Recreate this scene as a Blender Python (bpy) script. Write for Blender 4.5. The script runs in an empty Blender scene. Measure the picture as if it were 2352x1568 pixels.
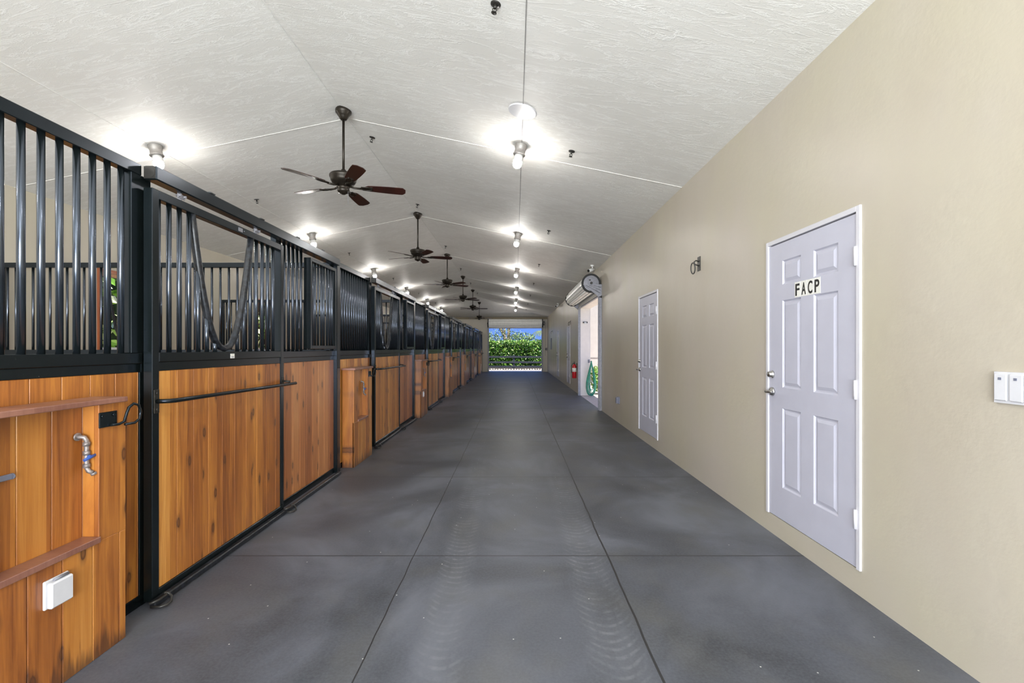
import bpy, math, random
from mathutils import Vector, Matrix
random.seed(7)
R = math.radians
PI = math.pi
scene = bpy.context.scene
COL = scene.collection

# ------------------------------------------------------------------ camera
F = 1070.0
cam_d = bpy.data.cameras.new('camera'); cam = bpy.data.objects.new('camera', cam_d); COL.objects.link(cam)
cam.location = (0, 0, 1.4); cam.rotation_euler = (R(90), 0, 0)
cam_d.sensor_width = 36.0; cam_d.lens = 36.0 * F / 2352.0
cam_d.shift_x = -7 / 2352.0; cam_d.shift_y = 16 / 2352.0
cam_d.clip_start = 0.05; cam_d.clip_end = 300
scene.camera = cam
scene.view_settings.view_transform = 'Standard'
scene.view_settings.look = 'None'
scene.view_settings.exposure = 1.08
scene.view_settings.gamma = 1.0
scene.view_settings.use_curve_mapping = False

# ------------------------------------------------------------------ world, sun, large area light
SKY_STRENGTH = 0.58
w = bpy.data.worlds.new('world'); scene.world = w; w.use_nodes = True
nt = w.node_tree; nt.nodes.clear()
wo = nt.nodes.new('ShaderNodeOutputWorld'); bg = nt.nodes.new('ShaderNodeBackground')
tc = nt.nodes.new('ShaderNodeTexCoord'); sp = nt.nodes.new('ShaderNodeSeparateXYZ')
rp = nt.nodes.new('ShaderNodeValToRGB')
rp.color_ramp.elements[0].position = 0.0; rp.color_ramp.elements[0].color = (0.15, 0.30, 0.88, 1)
rp.color_ramp.elements[1].position = 0.6; rp.color_ramp.elements[1].color = (0.10, 0.24, 0.75, 1)
nt.links.new(tc.outputs['Generated'], sp.inputs[0]); nt.links.new(sp.outputs['Z'], rp.inputs[0])
nt.links.new(rp.outputs[0], bg.inputs[0]); bg.inputs[1].default_value = SKY_STRENGTH
nt.links.new(bg.outputs[0], wo.inputs[0])

SUN_DIR = Vector((0.10, -0.27, 0.95)).normalized()
sd = bpy.data.lights.new('sun', 'SUN'); sd.energy = 6.0; sd.angle = R(0.6); sd.color = (1.0, 0.95, 0.86)
so = bpy.data.objects.new('sun', sd); COL.objects.link(so); so.rotation_euler = SUN_DIR.to_track_quat('Z', 'Y').to_euler()

def area(name, loc, rot, sx, sy, power, color=(1, 1, 1)):
    d = bpy.data.lights.new(name, 'AREA'); d.shape = 'RECTANGLE'; d.size = sx; d.size_y = sy
    d.energy = power; d.color = color
    o = bpy.data.objects.new(name, d); COL.objects.link(o); o.location = loc; o.rotation_euler = rot
    return o
# fill lamp added in the unseen near doorway, tilted up to brighten the aisle
area('entrance_fill', (-0.9, -3.9, 1.45), (R(122), 0, 0), 5.6, 2.2, 525, (0.93, 0.97, 1.0))
BULB = 134.0

# ------------------------------------------------------------------ materials
def new_mat(name):
    m = bpy.data.materials.new(name); m.use_nodes = True
    n = m.node_tree; b = n.nodes['Principled BSDF']
    return m, n, b
def nd(n, t, **kw):
    x = n.nodes.new(t)
    for k, v in kw.items(): setattr(x, k, v)
    return x
def math_(n, op, a, b=None, clamp=False):
    x = n.nodes.new('ShaderNodeMath'); x.operation = op; x.use_clamp = clamp
    for i, v in enumerate((a, b)):
        if v is None: continue
        if isinstance(v, (int, float)): x.inputs[i].default_value = v
        else: n.links.new(v, x.inputs[i])
    return x.outputs[0]
def ramp(n, fac, stops, interp='LINEAR'):
    r = n.nodes.new('ShaderNodeValToRGB'); r.color_ramp.interpolation = interp
    els = r.color_ramp.elements
    while len(els) < len(stops): els.new(0.5)
    for e, (p, c) in zip(els, stops):
        e.position = p; e.color = (*c, 1) if len(c) == 3 else c
    n.links.new(fac, r.inputs[0]); return r.outputs[0]
def g(v): return (v, v, v)
def mix(n, fac, a, b, mode='MIX'):
    x = n.nodes.new('ShaderNodeMix'); x.data_type = 'RGBA'; x.blend_type = mode
    for i, v in ((0, fac), (6, a), (7, b)):
        if isinstance(v, (int, float)): x.inputs[i].default_value = v
        elif isinstance(v, tuple): x.inputs[i].default_value = (*v, 1)
        else: n.links.new(v, x.inputs[i])
    return x.outputs[2]
def mapping(n, vec, scale=(1, 1, 1), loc=(0, 0, 0), rot=(0, 0, 0)):
    x = n.nodes.new('ShaderNodeMapping'); n.links.new(vec, x.inputs[0])
    x.inputs['Scale'].default_value = scale; x.inputs['Location'].default_value = loc; x.inputs['Rotation'].default_value = rot
    return x.outputs[0]
def noise(n, vec, scale, detail=3, rough=0.5, dist=0.0):
    x = n.nodes.new('ShaderNodeTexNoise'); n.links.new(vec, x.inputs['Vector'])
    x.inputs['Scale'].default_value = scale; x.inputs['Detail'].default_value = detail
    x.inputs['Roughness'].default_value = rough; x.inputs['Distortion'].default_value = dist
    return x.outputs[0]
def bump(n, b, h, strength, dist=0.01):
    x = n.nodes.new('ShaderNodeBump'); x.inputs['Strength'].default_value = strength; x.inputs['Distance'].default_value = dist
    n.links.new(h, x.inputs['Height']); n.links.new(x.outputs[0], b.inputs['Normal'])
def plain(name, color, rough=0.5, metal=0.0, vary=0.06, scale=30.0, coat=0.0):
    m, n, b = new_mat(name)
    t = nd(n, 'ShaderNodeTexCoord').outputs['Object']
    f = noise(n, t, scale, 3)
    dk = tuple(max(0, c * (1 - vary * 2)) for c in color); lt = tuple(min(1, c * (1 + vary * 2)) for c in color)
    n.links.new(ramp(n, f, [(0.3, dk), (0.7, lt)]), b.inputs['Base Color'])
    b.inputs['Roughness'].default_value = rough; b.inputs['Metallic'].default_value = metal
    b.inputs['Coat Weight'].default_value = coat
    return m
def emit(name, color, s):
    m, n, b = new_mat(name); b.inputs['Base Color'].default_value = (*color, 1)
    b.inputs['Emission Color'].default_value = (*color, 1); b.inputs['Emission Strength'].default_value = s
    return m

M = {}
def mk_black():
    m, n, b = new_mat('black_painted_steel')
    t = nd(n, 'ShaderNodeTexCoord').outputs['Object']
    f = noise(n, t, 160, 1, 0.5)
    sc = noise(n, t, 4, 3, 0.6)
    spot = math_(n, 'MULTIPLY', ramp(n, f, [(0.76, g(0)), (0.78, g(1))]), ramp(n, sc, [(0.5, g(0)), (0.66, g(0.7))]))
    n.links.new(mix(n, spot, (0.0050, 0.0075, 0.0075), (0.14, 0.15, 0.15)), b.inputs['Base Color'])
    n.links.new(ramp(n, sc, [(0.3, g(0.20)), (0.7, g(0.27))]), b.inputs['Roughness'])
    b.inputs['Specular Tint'].default_value = (0.68, 0.78, 1.0, 1)  # blue tint puts reflected sky colour into the highlights
    return m
M['black'] = mk_black()
M['bar'] = M['black'].copy(); M['bar'].name = 'glossy_black_bar'
M['bar'].node_tree.nodes['Principled BSDF'].inputs['IOR'].default_value = 2.3
M['yoke'] = plain('worn_black_steel', (0.012, 0.014, 0.018), 0.36, 0.0, 0.5, 40)

def mk_wood(name, stops, stain=False, knots=True):
    m, n, b = new_mat(name)
    co = nd(n, 'ShaderNodeTexCoord').outputs['Object']
    rnd = nd(n, 'ShaderNodeObjectInfo').outputs['Random']
    s = nd(n, 'ShaderNodeSeparateXYZ'); n.links.new(co, s.inputs[0])
    bid = math_(n, 'FLOOR', math_(n, 'DIVIDE', s.outputs['X'], 0.14))
    wn = nd(n, 'ShaderNodeTexWhiteNoise', noise_dimensions='2D')
    cb = nd(n, 'ShaderNodeCombineXYZ'); n.links.new(bid, cb.inputs[0]); n.links.new(math_(n, 'MULTIPLY', rnd, 57.0), cb.inputs[1])
    n.links.new(cb.outputs[0], wn.inputs['Vector'])
    tone = wn.outputs['Value']
    # grain coordinates: shifted along the board per board
    v = nd(n, 'ShaderNodeCombineXYZ')
    n.links.new(math_(n, 'ADD', s.outputs['X'], math_(n, 'MULTIPLY', rnd, 31.0)), v.inputs[0])
    n.links.new(s.outputs['Y'], v.inputs[1])
    n.links.new(math_(n, 'ADD', s.outputs['Z'], math_(n, 'MULTIPLY', tone, 13.0)), v.inputs[2])
    g1 = noise(n, mapping(n, v.outputs[0], (38, 8, 1.6)), 1.0, 5, 0.62, 0.9)
    g2 = noise(n, mapping(n, v.outputs[0], (120, 30, 3.2)), 1.0, 3, 0.6, 0.2)
    g3 = noise(n, mapping(n, v.outputs[0], (5, 3, 1.2)), 1.0, 2, 0.5)
    f = math_(n, 'ADD', math_(n, 'MULTIPLY', g1, 0.55), math_(n, 'MULTIPLY', g2, 0.2))
    f = math_(n, 'ADD', f, math_(n, 'MULTIPLY', g3, 0.25))
    f = math_(n, 'ADD', f, math_(n, 'MULTIPLY', math_(n, 'SUBTRACT', tone, 0.5), 0.34))
    col = ramp(n, f, stops)
    if knots:
        vo = nd(n, 'ShaderNodeTexVoronoi', voronoi_dimensions='2D')
        kv = nd(n, 'ShaderNodeSeparateXYZ'); n.links.new(v.outputs[0], kv.inputs[0])
        kc = nd(n, 'ShaderNodeCombineXYZ'); n.links.new(math_(n, 'MULTIPLY', kv.outputs[0], 9.0), kc.inputs[0]); n.links.new(math_(n, 'MULTIPLY', kv.outputs[2], 3.6), kc.inputs[1])
        n.links.new(kc.outputs[0], vo.inputs['Vector']); vo.inputs['Scale'].default_value = 1.0
        k = ramp(n, math_(n, 'ADD', vo.outputs['Distance'], math_(n, 'MULTIPLY', g2, 0.06)), [(0.08, g(0.7)), (0.12, g(1.0)), (0.15, g(0.45)), (0.26, g(0))])
        sel = math_(n, 'GREATER_THAN', nd_sep(n, vo.outputs['Color']), 0.62)
        col = mix(n, math_(n, 'MULTIPLY', k, sel), col, (0.085, 0.028, 0.010))
    if stain:
        z = s.outputs['Z']
        sn = noise(n, mapping(n, co, (30, 30, 3)), 1.0, 3, 0.6)
        st = math_(n, 'ADD', math_(n, 'MULTIPLY', z, -5.0), math_(n, 'MULTIPLY', sn, 1.9), )
        st = ramp(n, st, [(0.42, g(0)), (0.85, g(0.72))])
        col = mix(n, st, col, (0.055, 0.022, 0.012))
    n.links.new(col, b.inputs['Base Color'])
    b.inputs['Roughness'].default_value = 0.42
    b.inputs['Coat Weight'].default_value = 0.55; b.inputs['Coat Roughness'].default_value = 0.3
    bump(n, b, g1, 0.08, 0.004)
    return m
def nd_sep(n, c):
    x = n.nodes.new('ShaderNodeSeparateColor'); n.links.new(c, x.inputs[0]); return x.outputs[0]
M['wood'] = mk_wood('varnished_pine', [(0.24, (0.17, 0.044, 0.009)), (0.42, (0.38, 0.130, 0.022)), (0.56, (0.56, 0.225, 0.038)), (0.74, (0.72, 0.350, 0.085))])
M['wood_red'] = mk_wood('reddish_varnished_pine', [(0.24, (0.17, 0.048, 0.016)), (0.42, (0.35, 0.120, 0.037)), (0.58, (0.47, 0.178, 0.055)), (0.78, (0.58, 0.265, 0.10))])
M['wood_box'] = mk_wood('stained_varnished_pine', [(0.24, (0.16, 0.042, 0.009)), (0.42, (0.34, 0.112, 0.019)), (0.56, (0.47, 0.180, 0.030)), (0.76, (0.58, 0.265, 0.062))], stain=True)
M['shelf_wood'] = mk_wood('dusty_shelf_wood', [(0.3, (0.19, 0.075, 0.05)), (0.7, (0.31, 0.145, 0.10))], knots=False)
M['frame_wood'] = mk_wood('window_frame_wood', [(0.3, (0.30, 0.07, 0.02)), (0.7, (0.50, 0.15, 0.04))], knots=False)

def mk_wall():
    m, n, b = new_mat('cream_wall_paint')
    co = nd(n, 'ShaderNodeTexCoord').outputs['Object']
    f1 = noise(n, mapping(n, co, (1, 1, 0.45)), 0.9, 3, 0.5)
    f2 = noise(n, mapping(n, co, (1, 1, 0.7), (7, 3, 1)), 1.4, 2, 0.5)
    c = ramp(n, f1, [(0.3, (0.445, 0.395, 0.315)), (0.5, (0.48, 0.435, 0.36)), (0.7, (0.51, 0.455, 0.395))])
    c = mix(n, math_(n, 'MULTIPLY', ramp(n, f2, [(0.4, g(0)), (0.7, g(1))]), 0.5), c, (0.50, 0.462, 0.335))
    n.links.new(c, b.inputs['Base Color'])
    b.inputs['Roughness'].default_value = 0.38
    bump(n, b, noise(n, co, 14, 4, 0.6), 0.10, 0.02)
    return m
M['wall'] = mk_wall()
def mk_ceiling():
    m, n, b = new_mat('textured_white_ceiling')
    co = nd(n, 'ShaderNodeTexCoord').outputs['Object']
    big = noise(n, co, 0.7, 3, 0.5)
    a = noise(n, mapping(n, co, (0.9, 5.0, 3)), 1.6, 7, 0.66, 0.9)
    r1 = ramp(n, a, [(0.455, g(0)), (0.50, g(1)), (0.525, g(0))])
    a2 = noise(n, mapping(n, co, (5, 12, 8), (3, 1, 2)), 1.0, 6, 0.68, 1.6)
    r2 = ramp(n, a2, [(0.47, g(0)), (0.51, g(1)), (0.54, g(0.2))])
    pm = ramp(n, noise(n, mapping(n, co, (1, 1.8, 1)), 1.3, 4, 0.6), [(0.42, g(0)), (0.60, g(1))])
    h = math_(n, 'ADD', math_(n, 'MULTIPLY', r1, 0.8), math_(n, 'MULTIPLY', math_(n, 'MULTIPLY', r2, pm), 0.6))
    c = ramp(n, big, [(0.3, (0.76, 0.745, 0.71)), (0.7, (0.82, 0.805, 0.77))])
    c = mix(n, math_(n, 'MULTIPLY', pm, 0.25), c, (0.84, 0.825, 0.79))
    c = mix(n, math_(n, 'MULTIPLY', h, 0.85), c, (0.93, 0.925, 0.90))
    n.links.new(c, b.inputs['Base Color'])
    b.inputs['Roughness'].default_value = 0.6
    bump(n, b, h, 0.22, 0.02)
    return m
M['ceiling'] = mk_ceiling()
M['seam'] = plain('ceiling_joint_bead', (0.82, 0.80, 0.76), 0.5)
M['seam_grey'] = plain('grey_ceiling_joint', (0.34, 0.33, 0.32), 0.6)
M['seam_faint'] = plain('faint_ceiling_joint', (0.74, 0.73, 0.70), 0.6)

def mk_floor():
    m, n, b = new_mat('grey_sealed_concrete')
    co = nd(n, 'ShaderNodeTexCoord').outputs['Object']
    s = nd(n, 'ShaderNodeSeparateXYZ'); n.links.new(co, s.inputs[0]); X, Y = s.outputs['X'], s.outputs['Y']
    n1 = noise(n, mapping(n, co, (1.0, 0.9, 1)), 0.9, 5, 0.6, 0.6)
    n2 = noise(n, mapping(n, co, (1.7, 1.2, 1), (5, 2, 0)), 1.5, 4, 0.55)
    n3 = noise(n, co, 70, 3, 0.7)
    c = ramp(n, n1, [(0.35, (0.036, 0.039, 0.047)), (0.5, (0.074, 0.080, 0.098)), (0.64, (0.132, 0.141, 0.170))])
    c = mix(n, math_(n, 'MULTIPLY', ramp(n, n2, [(0.50, g(0)), (0.72, g(1))]), 0.5), c, (0.092, 0.090, 0.080))
    c = mix(n, ramp(n, n3, [(0.35, g(0)), (0.75, g(0.35))]), c, (0.15, 0.158, 0.178))
    # tyre prints left in dust
    def track(cx, slope, hw, edge):
        ctr = math_(n, 'ADD', math_(n, 'MULTIPLY', Y, slope), cx)
        d = math_(n, 'SUBTRACT', X, ctr); ad = math_(n, 'ABSOLUTE', d)
        msk = ramp(n, math_(n, 'DIVIDE', ad, hw), [(0.55, g(1)), (1.0, g(0))])
        ph = math_(n, 'ADD', math_(n, 'MULTIPLY', Y, 2 * PI / 0.062), math_(n, 'MULTIPLY', math_(n, 'MULTIPLY', ad, ad), -560.0))
        ph = math_(n, 'ADD', ph, math_(n, 'MULTIPLY', noise(n, co, 5, 2), 4.0))
        wv = ramp(n, math_(n, 'MULTIPLY', math_(n, 'ADD', math_(n, 'SINE', ph), 1.0), 0.5), [(0.55, g(0)), (0.95, g(1))])
        sl = ramp(n, math_(n, 'DIVIDE', ad, hw), [(0.30, g(1)), (0.38, g(0.25)), (0.46, g(1))])
        pat = ramp(n, noise(n, mapping(n, co, (3, 1.3, 1), (cx, 0, 0)), 1.6, 3, 0.6), [(0.36, g(0.12)), (0.62, g(1))])
        rng = math_(n, 'MULTIPLY', ramp(n, math_(n, 'DIVIDE', Y, 10.0), [(0.16, g(0)), (0.21, g(1)), (0.5, g(0.9)), (0.68, g(0))]), pat)
        t = math_(n, 'MULTIPLY', math_(n, 'MULTIPLY', wv, sl), 0.34)
        t = math_(n, 'MULTIPLY', t, ramp(n, noise(n, mapping(n, co, (7, 4, 1), (cx, 2, 0)), 2.2, 3, 0.7), [(0.38, g(0.1)), (0.60, g(1.25))]))
        t = math_(n, 'ADD', t, 0.15)
        return math_(n, 'MULTIPLY', math_(n, 'MULTIPLY', t, msk), rng)
    tr = math_(n, 'ADD', track(-0.285, -0.029, 0.125, 1), track(0.455, 0.004, 0.15, -1), True)
    c = mix(n, tr, c, (0.22, 0.23, 0.25))
    # specks of grit
    vo = nd(n, 'ShaderNodeTexVoronoi', voronoi_dimensions='2D'); n.links.new(co, vo.inputs['Vector']); vo.inputs['Scale'].default_value = 4.5
    spk = math_(n, 'LESS_THAN', vo.outputs['Distance'], 0.016)
    spk = math_(n, 'MULTIPLY', spk, math_(n, 'GREATER_THAN', nd_sep(n, vo.outputs['Color']), 0.82))
    c = mix(n, spk, c, (0.55, 0.55, 0.52))
    # tooled joints
    def line(v, at, hw):
        return math_(n, 'LESS_THAN', math_(n, 'ABSOLUTE', math_(n, 'SUBTRACT', v, at)), hw)
    jit = math_(n, 'MULTIPLY', math_(n, 'SUBTRACT', noise(n, co, 2.5, 2), 0.5), 0.022)
    Xj = math_(n, 'ADD', X, jit)
    j1 = line(Xj, -0.684, 0.0035); j2 = line(Xj, 0.622, 0.006)
    yy = math_(n, 'SUBTRACT', math_(n, 'MODULO', math_(n, 'ADD', Y, 19.3 - 3.147 + 0.965), 1.93), 0.965)
    j3 = math_(n, 'MULTIPLY', math_(n, 'LESS_THAN', math_(n, 'ABSOLUTE', yy), 0.0065), 0.75)
    j = math_(n, 'MAXIMUM', math_(n, 'MAXIMUM', j1, j2), j3)
    c = mix(n, j, c, (0.022, 0.022, 0.024))
    n.links.new(c, b.inputs['Base Color'])
    n.links.new(ramp(n, n1, [(0.3, g(0.44)), (0.7, g(0.56))]), b.inputs['Roughness'])
    hh = math_(n, 'SUBTRACT', math_(n, 'MULTIPLY', n3, 0.12), j)
    bump(n, b, hh, 0.35, 0.006)
    return m
M['floor'] = mk_floor()
M['concrete'] = plain('pale_tan_concrete', (0.62, 0.53, 0.46), 0.8, 0, 0.06, 12)
M['pale_slab'] = plain('pale_bounce_concrete', (0.66, 0.60, 0.54), 0.8, 0, 0.05, 12)
M['white_stucco'] = plain('white_stucco', (0.48, 0.45, 0.425), 0.8, 0, 0.02, 6)
M['jamb'] = plain('white_jamb_paint', (0.74, 0.69, 0.66), 0.6, 0, 0.02, 6)
M['door'] = plain('pale_lavender_white_door_paint', (0.50, 0.50, 0.585), 0.4, 0, 0.015, 5)
M['door_trim'] = plain('white_door_trim_paint', (0.62, 0.61, 0.65), 0.4, 0, 0.01, 5)
M['gap'] = plain('dark_door_gap', (0.03, 0.03, 0.035), 0.8)
M['chrome'] = plain('satin_chrome', (0.50, 0.49, 0.47), 0.22, 1.0, 0.03)
M['dark_metal'] = plain('dark_metal', (0.03, 0.028, 0.025), 0.4, 0.3, 0.1)
M['bronze'] = plain('oil_rubbed_bronze', (0.030, 0.024, 0.018), 0.36, 0.55, 0.15, 40)
M['blade'] = mk_wood('dark_cherry_blade', [(0.3, (0.022, 0.005, 0.003)), (0.7, (0.048, 0.011, 0.007))], knots=False)
M['galv'] = plain('galvanised_steel', (0.24, 0.24, 0.27), 0.45, 0.3, 0.08, 25)
M['white_metal'] = plain('white_painted_steel', (0.78, 0.78, 0.76), 0.35, 0, 0.03, 10)
M['shutter'] = plain('white_corrugated_steel', (0.86, 0.86, 0.82), 0.30, 0.0, 0.03, 10)
M['rubber'] = plain('black_strap', (0.018, 0.018, 0.018), 0.7)
M['plastic'] = plain('white_plastic', (0.62, 0.62, 0.65), 0.35, 0, 0.01)
M['grey_plastic'] = plain('grey_plastic', (0.17, 0.18, 0.24), 0.5, 0, 0.03)
M['pale_cover'] = plain('pale_grey_cover', (0.60, 0.60, 0.62), 0.55, 0, 0.03)
M['fixture'] = plain('grey_cast_fixture', (0.36, 0.34, 0.32), 0.5, 0.5, 0.05)
M['neck'] = plain('frosted_glass_neck', (0.75, 0.74, 0.72), 0.15, 0, 0.02)
M['red'] = plain('red_enamel', (0.50, 0.012, 0.018), 0.25, 0, 0.03, 10, 0.5)
M['label_white'] = plain('white_label', (0.78, 0.77, 0.72), 0.5, 0, 0.02)
M['ink'] = plain('black_ink', (0.012, 0.012, 0.012), 0.5)
M['hose'] = plain('green_rubber_hose', (0.04, 0.30, 0.20), 0.35, 0, 0.2, 14)
M['blue'] = plain('blue_valve_handle', (0.03, 0.09, 0.36), 0.4, 0, 0.1)
M['pipe'] = plain('aged_galvanised_pipe', (0.30, 0.27, 0.26), 0.5, 0.6, 0.2, 60)
M['fence'] = plain('charcoal_board', (0.030, 0.036, 0.050), 0.6, 0, 0.1, 20)
M['bark'] = plain('grey_bark', (0.30, 0.22, 0.16), 0.9, 0, 0.3, 8)
M['soil'] = plain('dark_mulch', (0.035, 0.028, 0.020), 0.95, 0, 0.3, 10)
M['grass'] = plain('lawn_grass', (0.10, 0.16, 0.04), 0.95, 0, 0.3, 6)
M['fleck'] = plain('white_fleck', (0.85, 0.80, 0.74), 0.8, 0, 0.06, 10)
M['band_tan'] = plain('brown_band', (0.20, 0.155, 0.085), 0.5, 0, 0.04, 6)
M['bulb'] = emit('lit_bulb', (1.0, 0.97, 0.92), BULB)
def mk_leaf(name, cols, gloss=0.35):
    m, n, b = new_mat(name)
    r = nd(n, 'ShaderNodeNewGeometry').outputs['Random Per Island']
    k = len(cols)
    n.links.new(ramp(n, r, [(i / (k - 1), c) for i, c in enumerate(cols)]), b.inputs['Base Color'])
    b.inputs['Roughness'].default_value = gloss
    try: b.inputs['Transmission Weight'].default_value = 0.0
    except Exception: pass
    return m
M['hedge'] = mk_leaf('hedge_leaves', [(0.02, 0.06, 0.008), (0.05, 0.17, 0.015), (0.10, 0.27, 0.025), (0.27, 0.44, 0.05), (0.48, 0.54, 0.30)])
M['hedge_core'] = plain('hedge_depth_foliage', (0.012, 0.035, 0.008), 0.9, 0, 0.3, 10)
M['treeleaf'] = mk_leaf('olive_tree_leaves', [(0.05, 0.11, 0.03), (0.12, 0.22, 0.06), (0.25, 0.36, 0.12), (0.42, 0.47, 0.26)], 0.5)
M['palmleaf'] = mk_leaf('palm_leaves', [(0.16, 0.26, 0.12), (0.36, 0.42, 0.25)], 0.5)
M['bushleaf'] = mk_leaf('bush_leaves', [(0.07, 0.20, 0.02), (0.20, 0.42, 0.05), (0.42, 0.60, 0.18), (0.6, 0.66, 0.42)], 0.4)

# ------------------------------------------------------------------ mesh helpers
class MB:
    def __init__(s): s.v = []; s.f = []; s.sm = []
    def add(s, vs, fs, smooth=False, mat=None):
        o = len(s.v)
        s.v += [tuple(mat @ Vector(p)) for p in vs] if mat else [tuple(p) for p in vs]
        s.f += [tuple(i + o for i in f) for f in fs]; s.sm += [smooth] * len(fs); return s
    def box(s, x0, x1, y0, y1, z0, z1, mat=None, c=0.0):
        if x0 > x1: x0, x1 = x1, x0
        if y0 > y1: y0, y1 = y1, y0
        if z0 > z1: z0, z1 = z1, z0
        if c <= 0 or min(x1 - x0, y1 - y0, z1 - z0) < 2.5 * c:
            vs = [(x, y, z) for x in (x0, x1) for y in (y0, y1) for z in (z0, z1)]
            fs = [(0, 1, 3, 2), (4, 6, 7, 5), (0, 4, 5, 1), (2, 3, 7, 6), (0, 2, 6, 4), (1, 5, 7, 3)]
            return s.add(vs, fs, False, mat)
        # chamfered box
        cx, cy, cz = (x0 + x1) / 2, (y0 + y1) / 2, (z0 + z1) / 2
        hx, hy, hz = (x1 - x0) / 2, (y1 - y0) / 2, (z1 - z0) / 2
        vs = []; idx = {}
        for sx in (-1, 1):
            for sy in (-1, 1):
                for sz in (-1, 1):
                    for a in range(3):
                        d = [hx - c, hy - c, hz - c]; d[a] += c
                        idx[(sx, sy, sz, a)] = len(vs)
                        vs.append((cx + sx * d[0], cy + sy * d[1], cz + sz * d[2]))
        fs = []
        def q(*k): fs.append(tuple(idx[i] for i in k))
        for a in range(3):
            b_, c_ = (a + 1) % 3, (a + 2) % 3
            for sg in (-1, 1):
                def key(sb, sc):
                    t = [0, 0, 0]; t[a] = sg; t[b_] = sb; t[c_] = sc; return (*t, a)
                o = [key(-1, -1), key(1, -1), key(1, 1), key(-1, 1)]
                if sg < 0: o.reverse()
                q(*o)
        for a in range(3):   # edges along axis a
            b_, c_ = (a + 1) % 3, (a + 2) % 3
            for sb in (-1, 1):
                for sc in (-1, 1):
                    def key(sa, ax):
                        t = [0, 0, 0]; t[a] = sa; t[b_] = sb; t[c_] = sc; return (*t, ax)
                    o = [key(-1, b_), key(1, b_), key(1, c_), key(-1, c_)]
                    if sb * sc > 0: o.reverse()
                    o.reverse()
                    q(*o)
        for sx in (-1, 1):
            for sy in (-1, 1):
                for sz in (-1, 1):
                    o = [(sx, sy, sz, 0), (sx, sy, sz, 1), (sx, sy, sz, 2)]
                    if sx * sy * sz < 0: o.reverse()
                    q(*o)
        return s.add(vs, fs, False, mat)
    def tube(s, pts, r, n=10, caps=True, mat=None, flat=1.0):
        pts = [Vector(p) for p in pts]; rs = r if isinstance(r, (list, tuple)) else [r] * len(pts)
        vs = []; fs = []
        prev = None
        for i, p in enumerate(pts):
            t = (pts[min(i + 1, len(pts) - 1)] - pts[max(i - 1, 0)]).normalized()
            if prev is None:
                up = Vector((0, 1, 0)) if abs(t.y) < 0.9 else Vector((1, 0, 0))
                a = (up - t * up.dot(t)).normalized()
            else:
                a = (prev - t * prev.dot(t)).normalized()
            prev = a; b = t.cross(a)
            for k in range(n):
                an = 2 * PI * k / n
                vs.append(p + a * math.cos(an) * rs[i] * flat + b * math.sin(an) * rs[i])
        for i in range(len(pts) - 1):
            for k in range(n):
                k2 = (k + 1) % n
                fs.append((i * n + k, i * n + k2, (i + 1) * n + k2, (i + 1) * n + k))
        s.add(vs, fs, True, mat)
        if caps:
            o = len(s.v) - len(vs)
            s.f.append(tuple(o + k for k in reversed(range(n)))); s.sm.append(False)
            s.f.append(tuple(o + (len(pts) - 1) * n + k for k in range(n))); s.sm.append(False)
        return s
    def lathe(s, prof, n=24, mat=None, smooth=True):
        vs = []; fs = []
        for (r, z) in prof:
            for k in range(n):
                a = 2 * PI * k / n; vs.append((r * math.cos(a), r * math.sin(a), z))
        for i in range(len(prof) - 1):
            for k in range(n):
                k2 = (k + 1) % n; fs.append((i * n + k, i * n + k2, (i + 1) * n + k2, (i + 1) * n + k))
        fs.append(tuple(reversed(range(n)))); fs.append(tuple((len(prof) - 1) * n + k for k in range(n)))
        return s.add(vs, fs, smooth, mat)
    def prism(s, poly, y0, y1, mat=None):   # polygon in x,z extruded along y
        n = len(poly); vs = [(x, y0, z) for x, z in poly] + [(x, y1, z) for x, z in poly]
        fs = [tuple(range(n)), tuple(reversed(range(n, 2 * n)))]
        fs += [(i, i + n, (i + 1) % n + n, (i + 1) % n) for i in range(n)]
        return s.add(vs, fs, False, mat)
    def mesh(s, name, mat):
        me = bpy.data.meshes.new(name); me.from_pydata(s.v, [], s.f)
        me.polygons.foreach_set('use_smooth', s.sm); me.materials.append(mat); me.update(); return me
    def build(s, name, mat, parent=None, loc=(0, 0, 0), rot=(0, 0, 0)):
        return put(name, s.mesh(name, mat), parent, loc, rot)
def put(name, me, parent=None, loc=(0, 0, 0), rot=(0, 0, 0)):
    o = bpy.data.objects.new(name, me); COL.objects.link(o); o.location = loc; o.rotation_euler = rot
    if parent: o.parent = parent
    return o
def tag(o, label=None, cat=None, group=None, kind=None):
    if label: o['label'] = label
    if cat: o['category'] = cat
    if group: o['group'] = group
    if kind: o['kind'] = kind
    return o
def empty(name, loc, rz=0, label=None, cat=None, group=None, rot=None):
    o = bpy.data.objects.new(name, None); COL.objects.link(o); o.location = loc
    o.rotation_euler = rot if rot else (0, 0, rz); o.empty_display_size = 0.1
    return tag(o, label, cat, group)
def struct(name, mb, mat, parent=None):
    o = mb.build(name, mat, parent)
    if not parent: o['kind'] = 'structure'
    return o
KIDS = {}
def kids_of(o): return [c for c in bpy.data.objects if c.parent == o]
def copy_tree(o, parent=None):
    c = o.copy(); COL.objects.link(c); c.parent = parent
    for k in kids_of(o): copy_tree(k, c)
    return c
ORD = ['nearest', 'second', 'third', 'fourth', 'fifth', 'sixth', 'seventh', 'eighth']
def nth(k, what, tail=''):
    return (f'nearest {what}{tail}' if k == 0 else f'{ORD[k]} {what} from the near end{tail}')

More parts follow.
